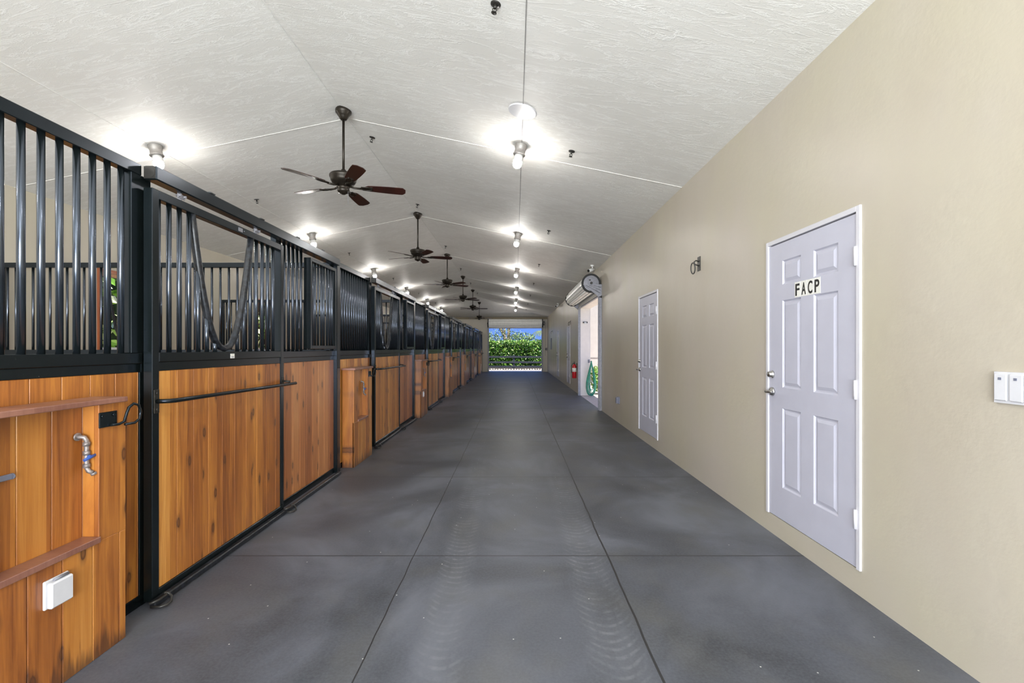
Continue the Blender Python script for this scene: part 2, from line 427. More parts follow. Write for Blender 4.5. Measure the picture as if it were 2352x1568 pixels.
# ------------------------------------------------------------------ room dimensions
XR, XL, YE, YB = 1.95, -5.85, 28.1, -4.0
RIDGE_X, RIDGE_H, SL, WH = -1.95, 4.09, 0.207, 4.09 - 0.207 * 3.9
HIP = YE - 3.9
T = 0.30
def ceil_h(x, y=0):
    return min(RIDGE_H - SL * abs(x - RIDGE_X), RIDGE_H - SL * max(0, y - HIP))

# floor
struct('floor', MB().box(XL, XR, YB, YE, -0.2, 0), M['floor'])
# ceiling: two slopes and a hip at the far end, 0.15 thick
cb = MB()
A = (XL - .0, YB, WH); B = (RIDGE_X, YB, RIDGE_H); Cc = (XR, YB, WH); D = (XR, YE, WH); E = (RIDGE_X, HIP, RIDGE_H); G = (XL, YE, WH)
up = 0.15
low = [A, B, Cc, D, E, G]; hi = [(x, y, z + up) for x, y, z in low]
cb.add(low + hi, [(0, 1, 4, 5), (1, 2, 3, 4), (4, 3, 5), (6, 11, 10, 7), (7, 10, 9, 8), (10, 11, 9),
                  (0, 6, 7, 1), (1, 7, 8, 2), (2, 8, 9, 3), (3, 9, 11, 5), (5, 11, 6, 0)])
struct('ceiling', cb, M['ceiling'])
# ceiling joints
sm = MB()
for k in range(-1, 6):
    y = 5.447 + 4.01 * k
    if y > HIP: 
        continue
    for x0, x1 in ((XL, RIDGE_X), (RIDGE_X, XR)):
        h0, h1 = ceil_h(x0), ceil_h(x1)
        sm.add([(x0, y - .006, h0 - .004), (x0, y + .006, h0 - .004), (x1, y + .006, h1 - .004), (x1, y - .006, h1 - .004),
                (x0, y - .006, h0 + .01), (x0, y + .006, h0 + .01), (x1, y + .006, h1 + .01), (x1, y - .006, h1 + .01)],
               [(0, 1, 2, 3), (4, 7, 6, 5), (0, 3, 7, 4), (1, 5, 6, 2), (0, 4, 5, 1), (3, 2, 6, 7)])
struct('trim_1', sm, M['seam'])
sg = MB()
sf = MB()
for x in (0.075, -4.05, RIDGE_X):
    (sg if x > 0 else sf).box(x - (.004 if x > 0 else .0025), x + (.004 if x > 0 else .0025), YB, HIP, ceil_h(x) - .004 if x != RIDGE_X else ceil_h(x) - .006, ceil_h(x) + .01)
struct('trim_2', sg, M['seam_grey'])
struct('trim_5', sf, M['seam_faint'])

# right wall with doorway openings and the roller door opening
def wall_grid(u0, u1, z0, z1, holes):
    """rectangles covering [u0,u1]x[z0,z1] minus holes (sorted, non overlapping in u)"""
    out = []; c = u0
    for (a, b, c0, c1) in sorted(holes):
        out.append((c, a, z0, z1))
        if c0 > z0: out.append((a, b, z0, c0))
        if c1 < z1: out.append((a, b, c1, z1))
        c = b
    out.append((c, u1, z0, z1)); return [r for r in out if r[1] - r[0] > 1e-5]
SO0, SO1, SOH = 10.5, 13.9, 2.60
DOORS = [(2.62, 3.60), (6.35, 7.33), (16.45, 17.43), (20.62, 21.60)]
DZ0, DZ1 = 0.145, 2.21
wr = MB()
holes = [(a, b, DZ0, DZ1) for a, b in DOORS] + [(SO0, SO1, 0, SOH)]
for (a, b, c, d) in wall_grid(YB, YE, 0, WH, holes): wr.box(XR, XR + T, a, b, c, d)
struct('wall_right', wr, M['wall'])
# end wall
EO0, EO1, EOH = -1.60, 1.63, 2.64
wf = MB()
for (a, b, c, d) in wall_grid(XL, XR, 0, WH, [(EO0, EO1, 0, EOH)]): wf.box(a, b, YE, YE + T, c, d)
struct('wall_back', wf, M['wall'])
struct('end_wall_band', MB().box(XL, XR, YE - 0.09, YE, WH - 0.12, WH - 0.002), M['band_tan'])  # darker brown band along the top of the end wall
# near end wall, behind the camera, with its wide doorway
wn_ = MB()
for (a, b, c, d) in wall_grid(XL, XR, 0, WH, [(-3.9, 1.85, 0, 3.25)]): wn_.box(a, b, YB - T, YB, c, d)
wn_.prism([(XL, WH), (XR, WH), (RIDGE_X, RIDGE_H)], YB - T, YB)
struct('wall_front', wn_, M['wall'])
# left outer wall with stall windows
WIN = [(6.52 + 4.01 * k, 7.62 + 4.01 * k) for k in range(-2, 5)]
WZ0, WZ1 = 1.38, 2.53
wl = MB()
for (a, b, c, d) in wall_grid(YB, YE, 0, WH, [(a, b, WZ0, WZ1) for a, b in WIN]): wl.box(XL - T, XL, a, b, c, d)
struct('wall_left', wl, M['wall'])
for i, (a, b) in enumerate(WIN):
    f = MB()
    f.box(XL - T, XL + .02, a, a + .05, WZ0, WZ1); f.box(XL - T, XL + .02, b - .05, b, WZ0, WZ1)
    f.box(XL - T, XL + .02, a + .05, b - .05, WZ1 - .05, WZ1)
    fo = struct(f'window_{i+1}', f, M['frame_wood'])
    MB().box(XL - T, XL + .05, a + .05, b - .05, WZ0, WZ0 + .035, c=.004).build('window_sill', M['white_metal'], fo)
    gd = MB()
    yc = (a + b) / 2; xg = XL - .06
    pts = [(xg, yc + u, z) for u, z in [(-.34, 2.46), (-.29, 2.2), (-.24, 1.95), (-.17, 1.7), (-.09, 1.52), (0, 1.46), (.09, 1.52), (.17, 1.7), (.24, 1.95), (.29, 2.2), (.34, 2.46)]]
    gd.tube(pts, .02, 8)
    for u in (-.46, .46): gd.tube([(xg, yc + u, WZ0 + .03), (xg, yc + u, WZ1 - .05)], .012, 8)
    gd.tube([(xg, yc - .49, 1.98), (xg, yc - .24, 1.95)], .012, 8); gd.tube([(xg, yc + .24, 1.95), (xg, yc + .49, 1.98)], .012, 8)
    gd.build('yoke_guard', M['yoke'], fo)

# side opening: jamb lining and outside world beyond it
jb = MB()
jb.box(XR + .001, XR + T + .001, SO1 - .008, SO1 + .0, 0, SOH)
jb.box(XR + .001, XR + T + .001, SO0, SO0 + .008, 0, SOH)
jb.box(XR + .001, XR + T + .001, SO0 + .008, SO1 - .008, SOH - .008, SOH)
struct('trim_4', jb, M['jamb'])

# ------------------------------------------------------------------ outside
struct('ground', MB().box(-40, 60, -30, 110, -0.35, -0.205), M['grass'])
tag(MB().box(XR, 7.0, 8.0, 18.0, -0.2, -0.002).build('concrete_apron', M['concrete']), 'pale tan concrete apron outside the side roller doorway', 'paving', kind='structure')
tag(MB().box(-6, 6, YE, 30.2, -0.2, -0.003).build('threshold_bounce_strip', M['pale_slab']), 'pale concrete strip widened for bounce light outside the far doorway', 'paving', kind='structure')  # threshold extended outward to bounce sun onto the far ceiling
tag(MB().box(-14, 14, 30.2, 60, -0.2, -0.01).build('mulch_bed', M['soil']), 'dark mulch bed under the hedge', 'soil', kind='structure')
sw = MB().box(XR + T, 7.0, 17.0, 17.3, -.2, 5.0)
stucco = struct('exterior_wall', sw, M['white_stucco'])
MB().box(XR + T, 7.0, 16.985, 17.0, 1.065, 1.085).build('joint', M['seam_grey'], stucco)

def leaves(mb, n, fn, size, aspect=0.55, rng=random):
    for _ in range(n):
        p = Vector(fn()); s_ = size * rng.uniform(0.6, 1.35)
        d = Vector((rng.gauss(0, 1), rng.gauss(0, 1), rng.gauss(0, .8))).normalized()
        e = d.cross(Vector((rng.gauss(0, 1), rng.gauss(0, 1), rng.gauss(0, 1)))).normalized()
        nn = d.cross(e)
        w2 = s_ * aspect * .5
        mb.add([p - d * s_ * .5, p + e * w2 + nn * w2 * .35, p + d * s_ * .5, p - e * w2 + nn * w2 * .35], [(0, 1, 2), (0, 2, 3)])
def surf_box(x0, x1, y0, y1, z0, z1, front='y0', lump=.15):
    def fn():
        u = random.random()
        x = random.uniform(x0, x1); y = random.uniform(y0, y1); z = z0 + (z1 - z0) * random.random()
        bulge = lump * (math.sin(x * 2.3 + z * 1.7) * .5 + math.sin(x * 5.1 + 1.3 * z + y) * .5 + math.sin(y * 2.9) * .4)
        if front == 'y0':
            if u < .8: y = y0 + random.random() ** 2 * .35 + bulge
            else: z = z1 - random.random() ** 2 * .3 + bulge
        else:
            if u < .9: x = x1 - random.random() ** 2 * .35 + bulge
            else: z = z1 - random.random() ** 2 * .3
        return x, y, z
    return fn
# pale slab added to bounce light through the windows, eave added to block sun
tag(MB().box(-8.9, XL - T, 4.0, 30, -0.3, -0.004).build('bounce_slab', M['concrete']), 'added pale bounce slab outside the stall windows', 'paving', kind='structure')
struct('added_sun_eave', MB().prism([(XR + .02, WH + .16), (XR + .02, WH + .001), (2.68, 3.13), (2.68, 3.29)], YB, 16.5), M['white_stucco'])
# far hedge
hb = MB(); leaves(hb, 11000, surf_box(-4.5, 4.5, 34.1, 35.3, 0.12, 1.95, 'y0', .12), .15)
hr = empty('hedge', (0, 34.7, 0), 0, 'clipped green hedge behind the charcoal board fence outside the far doorway', 'hedge')
o = hb.build('foliage', M['hedge'], hr, (0, -34.7, 0))
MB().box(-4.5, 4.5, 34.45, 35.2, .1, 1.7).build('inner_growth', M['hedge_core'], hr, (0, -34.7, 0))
# left hedge
hb = MB(); leaves(hb, 7000, surf_box(-10.3, -9.0, 6.5, 42, 0.3, 4.8, 'x', .25), .30)
hr = empty('hedge', (-9.6, 24, 0), 0, 'tall leafy hedge outside the stall windows on the left', 'hedge')
hb.build('foliage', M['bushleaf'], hr, (9.6, -24, 0))
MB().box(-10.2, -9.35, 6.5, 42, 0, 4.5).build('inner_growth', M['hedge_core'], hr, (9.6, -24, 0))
# board fence
fr = empty('board_fence', (0, 33.3, 0), 0, 'charcoal three-rail board fence in front of the far hedge', 'fence')
for z in (.10, .42, .80): MB().box(-4.8, 4.8, -.03, 0, z - .065, z + .065).build('rail', M['fence'], fr)
for x in (-2.6, -.09, 2.42): MB().box(x - .075, x + .075, 0, .12, 0, .95, c=.006).build('post', M['fence'], fr)
# small white lumps in a row below the far fence
fleck = None
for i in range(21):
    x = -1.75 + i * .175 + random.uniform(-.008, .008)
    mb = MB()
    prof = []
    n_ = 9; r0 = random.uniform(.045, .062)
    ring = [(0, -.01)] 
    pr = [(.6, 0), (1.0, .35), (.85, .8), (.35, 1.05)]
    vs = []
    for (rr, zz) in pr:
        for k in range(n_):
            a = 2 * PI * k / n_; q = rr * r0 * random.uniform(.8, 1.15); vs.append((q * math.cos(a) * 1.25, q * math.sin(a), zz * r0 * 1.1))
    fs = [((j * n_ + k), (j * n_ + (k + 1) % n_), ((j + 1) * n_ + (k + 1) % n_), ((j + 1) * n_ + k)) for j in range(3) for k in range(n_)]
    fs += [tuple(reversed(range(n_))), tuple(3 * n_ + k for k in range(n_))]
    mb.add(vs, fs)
    o = mb.build('fleck', M['fleck'], None, (x, 30.8 + random.uniform(-.35, .35), -.015), (0, 0, random.uniform(0, 6)))
    tag(o, 'small white stone lying on the dark mulch below the far fence', 'fleck', 'white flecks below the far fence')

# trees behind hedge
def blob(cx, cy, cz, rx, ry, rz):
    def fn():
        v = Vector((random.gauss(0, 1), random.gauss(0, 1), random.gauss(0, 1))).normalized() * (random.random() ** .4)
        return cx + v.x * rx, cy + v.y * ry, cz + v.z * rz
    return fn
t1 = empty('tree', (-1.0, 41, 0), 0, 'tree with forked pale trunks rising behind the far hedge', 'tree')
tb = MB()
tb.tube([(.35, 0, 0), (.25, 0, 1.6), (.05, 0, 2.5), (-.35, 0, 3.3), (-.6, 0, 4.2)], [.2, .17, .14, .12, .09], 9)
tb.tube([(.45, .1, 0), (.42, .1, 1.8), (.45, .1, 3.0), (.55, .1, 4.4)], [.18, .15, .13, .1], 9)
tb.tube([(.05, 0, 2.4), (.1, 0, 3.0), (-.1, 0, 3.8)], [.1, .08, .05], 8)
tb.build('trunk', M['bark'], t1)
lb = MB()
leaves(lb, 1300, blob(-1.7, -.5, 2.1, 1.6, .9, .75), .16)
leaves(lb, 600, blob(-.1, .4, 4.6, 2.4, 1.0, .8), .16); leaves(lb, 420, blob(.1, -.3, 2.6, 1.5, .5, .9), .14)
lb.build('crown', M['treeleaf'], t1)
t2 = empty('tree', (1.9, 42, 0), 0, 'rounded leafy tree right of the forked trunks behind the far hedge', 'tree')
MB().tube([(-1.2, 0, 0), (-1.2, 0, 1.6)], [.12, .08], 8).build('trunk', M['bark'], t2)
lb = MB(); leaves(lb, 1900, blob(-1.3, 0, 1.95, 1.5, .9, .95), .16); leaves(lb, 900, blob(.9, 0, 1.75, 1.6, .8, .55), .15)
lb.build('crown', M['treeleaf'], t2)
t3 = empty('palm_tree', (3.05, 52, 0), 0, 'slender pale palm tree at the right edge of the far doorway', 'tree')
MB().tube([(0, 0, 0), (.05, 0, 1.5), (0, 0, 3.3)], [.12, .10, .08], 8).build('trunk', M['bark'], t3)
pb = MB()
for i in range(15):
    a = 2 * PI * i / 15 + .2; 
    for j in range(26):
        t = j / 25 * 1.35; x = math.cos(a) * t; y = math.sin(a) * t; z = 3.3 + .5 * t - .62 * t * t
        for sgn in (-1, 1):
            dx, dy = -math.sin(a) * sgn * .22, math.cos(a) * sgn * .22
            pb.add([(x, y, z), (x + dx * .5 + .02, y + dy * .5, z - .03), (x + dx, y + dy, z - .16)], [(0, 1, 2)])
pb.build('fronds', M['palmleaf'], t3)
# bush outside side doorway
bb = empty('bush', (2.60, 14.30, 0), 0, 'leafy green bush beside the coiled hose outside the side doorway', 'bush')
lb = MB(); leaves(lb, 1500, blob(0, 0, .48, .30, .32, .44), .085)
lb.build('foliage', M['bushleaf'], bb)
MB().tube([(0, 0, 0), (.01, 0, .45)], [.02, .012], 7).build('stem', M['bark'], bb)

# ------------------------------------------------------------------ stall fronts
PER = 4.01
XF = -1.97           # door face
BP = 0.0823
def slab_boards(mb, u0, u1, z0, z1, y0, y1, phase=0.055, pitch=0.14):
    k = math.floor((u0 - phase) / pitch); 
    while phase + k * pitch < u1:
        a = max(u0, phase + k * pitch + .0012); b = min(u1, phase + (k + 1) * pitch - .0012)
        if b - a > .004: mb.box(a, b, y0, y1, z0, z1, c=.0022)
        k += 1
    mb.box(u0, u1, y0 + .006, y1 - .006 if y1 - y0 > .014 else y1, z0, z1)
    return mb
BARCACHE = {}
def bar(parent, u, y, z0, z1, r=.0135):
    key = (round(z1 - z0, 3), r)
    if key not in BARCACHE:
        BARCACHE[key] = MB().tube([(0, 0, 0), (0, 0, z1 - z0)], r, 12).mesh('bar', M['bar'])
    return put('bar', BARCACHE[key], parent, (u, y, z0))
# local frame of every stall piece: +x runs down the aisle, -y faces the aisle
ROT = (0, 0, R(90))
def L(y_world, x_world=XF): return (x_world, y_world, 0)

YOKE = [(-.325, 2.24), (-.30, 2.12), (-.272, 1.98), (-.243, 1.85), (-.212, 1.73), (-.178, 1.62), (-.14, 1.525), (-.10, 1.455), (-.055, 1.413), (0, 1.398)]
def yoke_h(du):
    du = abs(du)
    for (a, h0), (b, h1) in zip(YOKE, YOKE[1:]):
        if -a >= du >= -b:
            t = (du + a) / (a - b) if False else (-a - du) / (-a + b)
            return h0 + (h1 - h0) * t
    return 2.24
def make_door():
    W = 1.44; s = .05; d = .05
    t = empty('stall_door', (0, 0, 0))
    f = MB()
    f.box(0, s, 0, d, .02, 2.275, c=.003); f.box(W - s, W, 0, d, .02, 2.275, c=.003)
    f.box(s, W - s, 0, d, 2.225, 2.275, c=.003); f.box(s, W - s, 0, d, 1.325, 1.378, c=.003)
    f.box(s, W - s, .006, d - .006, 1.275, 1.325, c=.002); f.box(s, W - s, 0, d, .02, .072, c=.003)
    f.build('door_frame', M['black'], t)
    slab_boards(MB(), s, W - s, .072, 1.275, .008, .035).build('wood_panel', M['wood'], t)
    uc = .66
    pts = [(uc + a, -.002 + .025, h) for a, h in YOKE] + [(uc - a, .023, h) for a, h in reversed(YOKE[:-1])]
    MB().tube(pts, .021, 12, flat=1.1).build('yoke', M['yoke'], t)
    for k in range(16):
        u = .072 + BP * k; du = u - uc
        if u > W - s - .01: continue
        if abs(du) < .31:
            h = yoke_h(du)
            if h - .01 - 1.378 < .06: continue
            bar(t, u, .025, 1.37, h)
        else: bar(t, u, .025, 1.37, 2.23)
    # pull bar standing off the face
    p = MB()
    p.tube([(.025, 0, 1.11), (.03, -.03, 1.11), (.045, -.06, 1.11), (.075, -.073, 1.11), (.4, -.075, 1.108), (1.0, -.075, 1.104), (1.50, -.073, 1.10), (1.52, -.06, 1.10)], .0125, 10)
    pb_ = p.build('pull_bar', M['black'], t)
    b = MB(); b.box(.006, .044, -.006, 0, 1.045, 1.175, c=.002)
    for z in (1.065, 1.155): b.tube([(.025, -.012, z), (.025, -.004, z)], .008, 8)
    b.box(W - .045, W - .008, -.006, 0, 1.085, 1.155, c=.002); b.tube([(W - .026, -.065, 1.12), (W - .026, -.003, 1.125)], .009, 8)
    b.build('bar_bracket', M['dark_metal'], pb_)
    for u in (.24, 1.05):
        r = MB(); r.box(u - .006, u + .006, .015, .035, 2.274, 2.3215); r.box(u - .03, u + .03, .012, .018, 2.288, 2.315, c=.002)
        r.tube([(u - .02, .0, 2.305), (u - .02, .03, 2.305)], .007, 8); r.tube([(u + .02, .0, 2.305), (u + .02, .03, 2.305)], .007, 8)
        r.build('door_hanger', M['galv'], t)
    return t
door_proto = make_door()
def make_track():
    t = empty('door_track', (0, 0, 0))
    f = MB(); f.box(0, 2.66, -.012, .059, 2.322, 2.40, c=.006)
    f.build('rail', M['black'], t)
    e = MB(); e.box(-.004, 0.001, -.006, .055, 2.328, 2.394, c=.0); 
    e.tube([(-.006, .024, 2.361), (-.001, .024, 2.361)], .030, 14); e.build('end_cap', M['dark_metal'], t)
    for u in (.45, 1.05, 1.65, 2.2): MB().box(u, u + .05, -.012, .055, 2.40, 2.407).build('clip', M['yoke'], t)
    return t
track_proto = make_track()
def make_panel():       # fixed narrow grille panel between post and door opening
    t = empty('grille_panel', (0, 0, 0)); W = 1.21
    f = MB(); y0, y1 = 0, .05
    f.box(0, W, y0, y1, 2.34, 2.40, c=.003); f.box(0, W, y0 - .004, y1, 1.318, 1.375, c=.003)
    f.box(0, W, y0 + .004, y1 - .004, 1.272, 1.318, c=.002); f.box(W - .07, W, y0, y1, 1.375, 2.34, c=.003)
    f.box(0, .03, y0, y1, 1.375, 2.34, c=.003); f.box(0, W, y0, y1, 0.0, .06, c=.003); f.box(W - .016, W, y0, y1, .06, 1.272, c=.003)
    f.box(0, .02, y0, y1, .06, 1.272); f.box(W - .001, W + .062, y0 + .001, y1, 0, 2.34)
    f.build('panel_frame', M['black'], t)
    slab_boards(MB(), .02, W - .016, .06, 1.272, .006, .034, phase=.067).build('wood_panel', M['wood'], t)
    for k in range(13):
        u = 1.104 - .082 * k
        bar(t, u, .025, 1.37, 2.345, .0145)
    return t
panel_proto = make_panel()
def make_feed():
    t = empty('feed_panel', (0, 0, 0)); W = 1.27; f = MB()
    f.box(0, .06, 0, .05, 0, 2.40, c=.003); f.box(.06, W, 0, .05, 2.34, 2.40, c=.003); f.box(.06, W, -.004, .05, 1.318, 1.375, c=.003)
    f.box(.06, W, .004, .046, 1.272, 1.318, c=.002); f.box(.06, W, 0, .05, 0, .06, c=.003)
    f.build('panel_frame', M['black'], t)
    slab_boards(MB(), .06, W, .06, 1.272, .006, .034, phase=.03).build('wood_panel', M['wood_red'], t)
    for k in range(6): bar(t, .10 + .082 * k, .025, 1.37, 2.345)
    bar(t, 1.25, .025, 1.37, 2.345)
    fd = MB(); a, b = .555, 1.205; z0, z1 = 1.395, 2.285; y0, y1 = -.05, -.012
    fd.box(a, a + .035, y0, y1 + .03, z0, z1, c=.003); fd.box(b - .035, b, y0, y1, z0, z1, c=.003)
    fd.box(a + .035, b - .035, y0, y1, z0, z0 + .035, c=.003); fd.box(a + .035, b - .035, y0, y1, z1 - .035, z1, c=.003)
    fdo = fd.build('feed_door', M['black'], t)
    n_ = 8
    for k in range(n_):
        bar(fdo, a + .035 + (b - a - .07) * (k + .5) / n_, -.03, z0 + .02, z1 - .02, .011)
    return t
feed_proto = make_feed()
def make_post():
    t = MB().box(0, .09, -.02, .07, 0, 2.41, c=.004).build('stall_post', M['black'])
    return t
def make_guide():
    t = empty('floor_rail', (0, 0, 0))
    f = MB(); f.box(0, 2.68, -.004, .032, .006, .04, c=.006); f.build('rail', M['yoke'], t)
    for u in (.0, 1.45):
        l = MB()
        l.tube([(u, .02, .014), (u, -.03, .014), (u + .015, -.052, .016), (u + .045, -.056, .02), (u + .07, -.04, .036), (u + .075, -.02, .05), (u + .06, -.006, .058)], .007, 8)
        l.tube([(u - .03, .006, .045), (u + .0, -.022, .05), (u + .045, -.025, .05), (u + .08, -.006, .05)], .007, 8)
        l.build('roller_guide', M['dark_metal'], t)
    return t
guide_proto = make_guide()

def make_catch():
    t = empty('door_catch', (0, 0, 0))
    p = MB(); p.box(-.085, 0.01, -.006, 0, -.035, .035, c=.002)
    for u in (-.07, -.01): p.tube([(u, -.011, .018), (u, -.005, .018)], .007, 8)
    p.build('catch_plate', M['black'], t)
    l = MB(); l.tube([(-.03, -.013, -.028), (.01, -.014, -.03), (.03, -.022, -.02), (.035, -.03, .02), (.045, -.032, .045), (.07, -.034, .06), (.10, -.034, .05), (.112, -.034, .015), (.108, -.032, -.02), (.085, -.026, -.036), (.04, -.016, -.036)], .0065, 8)
    l.build('catch_loop', M['black'], t)
    return t
catch_proto = make_catch()

# hydrant boxes: local x along aisle, y into stall, origin left front bottom
BOXES = [(1.53, 2.262, .14, .585), (5.47, 6.15, .13, .50), (9.38, 10.06, .13, .55), (13.42, 14.12, .13, .56), (17.43, 18.13, .13, .56), (21.44, 22.14, .13, .56), (25.45, 26.15, .13, .56)]
XB = -1.89
def make_box(k):
    a, b, o0, o1 = BOXES[k]; W = b - a; D = .139
    t = empty('hydrant_box', (XB, a, 0), R(90), nth(k, 'tall pine hydrant box', ' on the stall fronts'), 'box', 'pine hydrant boxes')
    t.rotation_euler = ROT
    f = MB(); z0, z1 = .525, 1.145
    slab_boards(f, 0, W, 0, z0, 0, .022, phase=-.005 + (o0 if k == 0 else 0))
    f.box(0, o0, 0, .022, z0, z1, c=.002); f.box(o1, W, 0, .022, z0, z1, c=.002)
    f.box(0, .022, .022, D, 0, z1); f.box(W - .022, W, .022, D, 0, z1)
    f.build('casing', M['wood_box'], t)
    bk = MB(); slab_boards(bk, .022, W - .022, z0, z1, .072, .086, phase=.022); bk.build('back_panel', M['wood_box'], t)
    for q in (o0 - .012, o1): MB().box(q, q + .012, .022, .072, z0, z1).build('recess_side', M['wood_box'], t)
    tp = MB().box(-.03, W - .012, -.022, D, z1, z1 + .024, c=.003); tp.build('top_shelf', M['shelf_wood'], t)
    MB().box(o0 + .001, o1 - .001, -.012 if k < 2 else 0.001, .072, z0 - .004, z0 + .022, c=.002).build('sill', M['shelf_wood'], t)
    return t
for k in range(7): make_box(k)

def make_hydrant():
    t = empty('water_tap', (0, 0, 0))
    p = MB()
    p.tube([(0, .0, .12), (0, -.012, .12), (.008, -.026, .116), (.014, -.030, .10), (.014, -.030, .04), (.014, -.030, -.02), (.018, -.036, -.038), (.026, -.048, -.046)], .0095, 10)
    for z in (.085, .045, -.012): p.tube([(.014, -.030, z - .009), (.014, -.030, z + .009)], .0135, 10)
    p.tube([(0, .0, .12), (0, -.006, .12)], .018, 12)
    p.tube([(.026, -.048, -.046), (.029, -.052, -.056)], .012, 10)
    p.build('pipe', M['pipe'], t)
    h = MB(); h.tube([(.014, -.030, .03), (.014, -.052, .03)], .006, 8)
    h.tube([(-.022, -.052, .020), (.042, -.052, .034)], .007, 8, flat=.7)
    h.build('valve_handle', M['blue'], t)
    return t
hyd_proto = make_hydrant()
def place(proto, first, loc, rot=ROT, label=None, cat=None, group=None):
    o = proto if first else copy_tree(proto)
    o.location = loc; o.rotation_euler = rot
    tag(o, label, cat, group); return o
place(hyd_proto, True, (-1.958, 2.082, .885), label='aged pipe tap with blue handle in the nearest hydrant box', cat='tap', group='taps in the hydrant boxes')
for k in range(1, 7):
    a, b, o0, o1 = BOXES[k]
    place(hyd_proto, False, (-1.958, a + o1 - .05, .86), label=f'pipe tap inside the {ORD[k]} hydrant box from the near end', cat='tap', group='taps in the hydrant boxes')
# lever of another tap at the left edge, junction cover
lv = empty('tap_lever', (-1.945, 1.63, .905), 0, 'dark blue-grey tap lever at the left edge inside the nearest hydrant box', 'lever'); lv.rotation_euler = ROT
l = MB(); l.box(0, .17, -.004, .006, -.01, .012, c=.002); l.tube([(.17, .001, .001), (.175, .001, .001)], .012, 10); l.build('lever_arm', M['grey_plastic'], lv)
MB().tube([(.01, .018, 0), (.01, -.006, 0)], .012, 8).build('spindle', M['pipe'], lv)
oc = empty('outlet_cover', (XB, 1.86, .35), 0, 'pale grey weatherproof outlet cover low on the nearest hydrant box', 'outlet'); oc.rotation_euler = ROT
MB().box(0, .105, -.012, 0, 0, .115, c=.004).build('back_plate', M['pale_cover'], oc)
MB().box(.006, .102, -.034, -.012, .002, .106, c=.006).build('flip_lid', M['plastic'], oc)
MB().tube([(.03, -.02, .112), (.09, -.02, .112)], .006, 8).build('hinge', M['galv'], oc)
oc2 = empty('outlet_cover', (XB, 9.56, .40), 0, 'small white outlet cover on the third hydrant box front', 'outlet'); oc2.rotation_euler = ROT
MB().box(0, .07, -.012, 0, 0, .115, c=.004).build('back_plate', M['plastic'], oc2)
MB().box(.012, .058, -.02, -.012, .02, .095, c=.004).build('flip_lid', M['plastic'], oc2)

for k in range(7):
    b0 = PER * k
    place(panel_proto, k == 0, (-2.035, 1.33 + b0, 0), label=nth(k, 'narrow barred panel', ' with vertical pine boards'), cat='stall panel', group='narrow barred stall panels')
    place(door_proto, k == 0, (XF, 2.53 + b0, 0), label=nth(k, 'sliding stall door', ' with curved yoke opening and pine boards'), cat='stall door', group='sliding stall doors')
    if k < 6:
        place(feed_proto, k == 0, (-2.035, 3.97 + b0, 0), label=nth(k, 'wider barred panel', ' with small hinged feed door'), cat='stall panel', group='barred panels with feed doors')
        ps = MB().box(0, .09, -.02, .07, 0, 2.41, c=.004).build('stall_post', M['black'], None, (-2.02, 5.24 + b0, 0), ROT)
        tag(ps, nth(k, 'square black steel post', ' standing between two barred panels'), 'post', 'black stall posts')
        place(track_proto, k == 0, (XF, 2.545 + b0, 0), label=nth(k, 'black overhead door track', ' above the sliding stall doors'), cat='door track', group='overhead door tracks')
        place(guide_proto, k == 0, (-1.935, 2.50 + b0, 0), label=nth(k, 'dark floor rail', ' along the foot of the stall fronts'), cat='floor rail', group='floor rails of the stall doors')
    bx = BOXES[k]
    place(catch_proto, k == 0, (XB, bx[1] - .065, 1.072), label=nth(k, 'black looped door catch', ' screwed to a hydrant box'), cat='latch', group='door catches on the hydrant boxes')
# last bay's track is short
lt = empty('door_track', (XF, 2.545 + 6 * PER, 0), 0, 'short black overhead door track ending at the far end wall', 'door track', 'overhead door tracks'); lt.rotation_euler = ROT
MB().box(0, YE - (2.545 + 6 * PER), -.012, .059, 2.322, 2.40, c=.006).build('rail', M['black'], lt)
# label plates on the nearest door
lp = empty('door_plaque', (XF + .0005, 3.345, 2.25), 0, 'tiny pale metal plate on the top rail of the nearest stall door', 'plate'); lp.rotation_euler = ROT
MB().box(-.028, .02, -.003, 0, -.013, .013).build('plate', M['galv'], lp)
MB().tube([(.04, -.004, 0), (.04, 0, 0)], .004, 8).build('screw', M['galv'], lp)
lp = empty('door_sticker', (XF + .0005, 3.246, 1.348), 0, 'small white sticker on the middle rail of the nearest stall door', 'sticker'); lp.rotation_euler = ROT
MB().box(-.022, .022, -.002, 0, -.016, .016).build('sticker', M['label_white'], lp)
MB().box(-.016, .016, -.0026, -.002, -.009, -.004).build('printed_line', M['grey_plastic'], lp)

# partitions between stalls: local x runs from the aisle to the outer wall
for k in range(6):
    y = 5.285 + PER * k
    Lp = 5.845 - 2.095
    t = empty('stall_partition', (-2.095, y, 0), R(180), nth(k, 'black grille and board partition', ' between neighbouring stalls'), 'partition', 'partitions between the stalls')
    f = MB(); f.box(0, Lp, -.025, .025, 2.315, 2.37, c=.003); f.box(0, Lp, -.025, .025, 1.33, 1.385, c=.003); f.box(0, Lp, -.025, .025, 0, .06, c=.003)
    f.box(0, .04, -.025, .025, .06, 2.315); f.box(Lp - .04, Lp, -.025, .025, .06, 2.315)
    f.build('panel_frame', M['black'], t)
    slab_boards(MB(), .04, Lp - .04, .06, 1.33, -.018, .018).build('wood_panel', M['wood'], t)
    nb = 38
    for j in range(nb): bar(t, .04 + (Lp - .08) * (j + .5) / nb, 0, 1.38, 2.32, .0125)
for o in [guide_proto]: pass

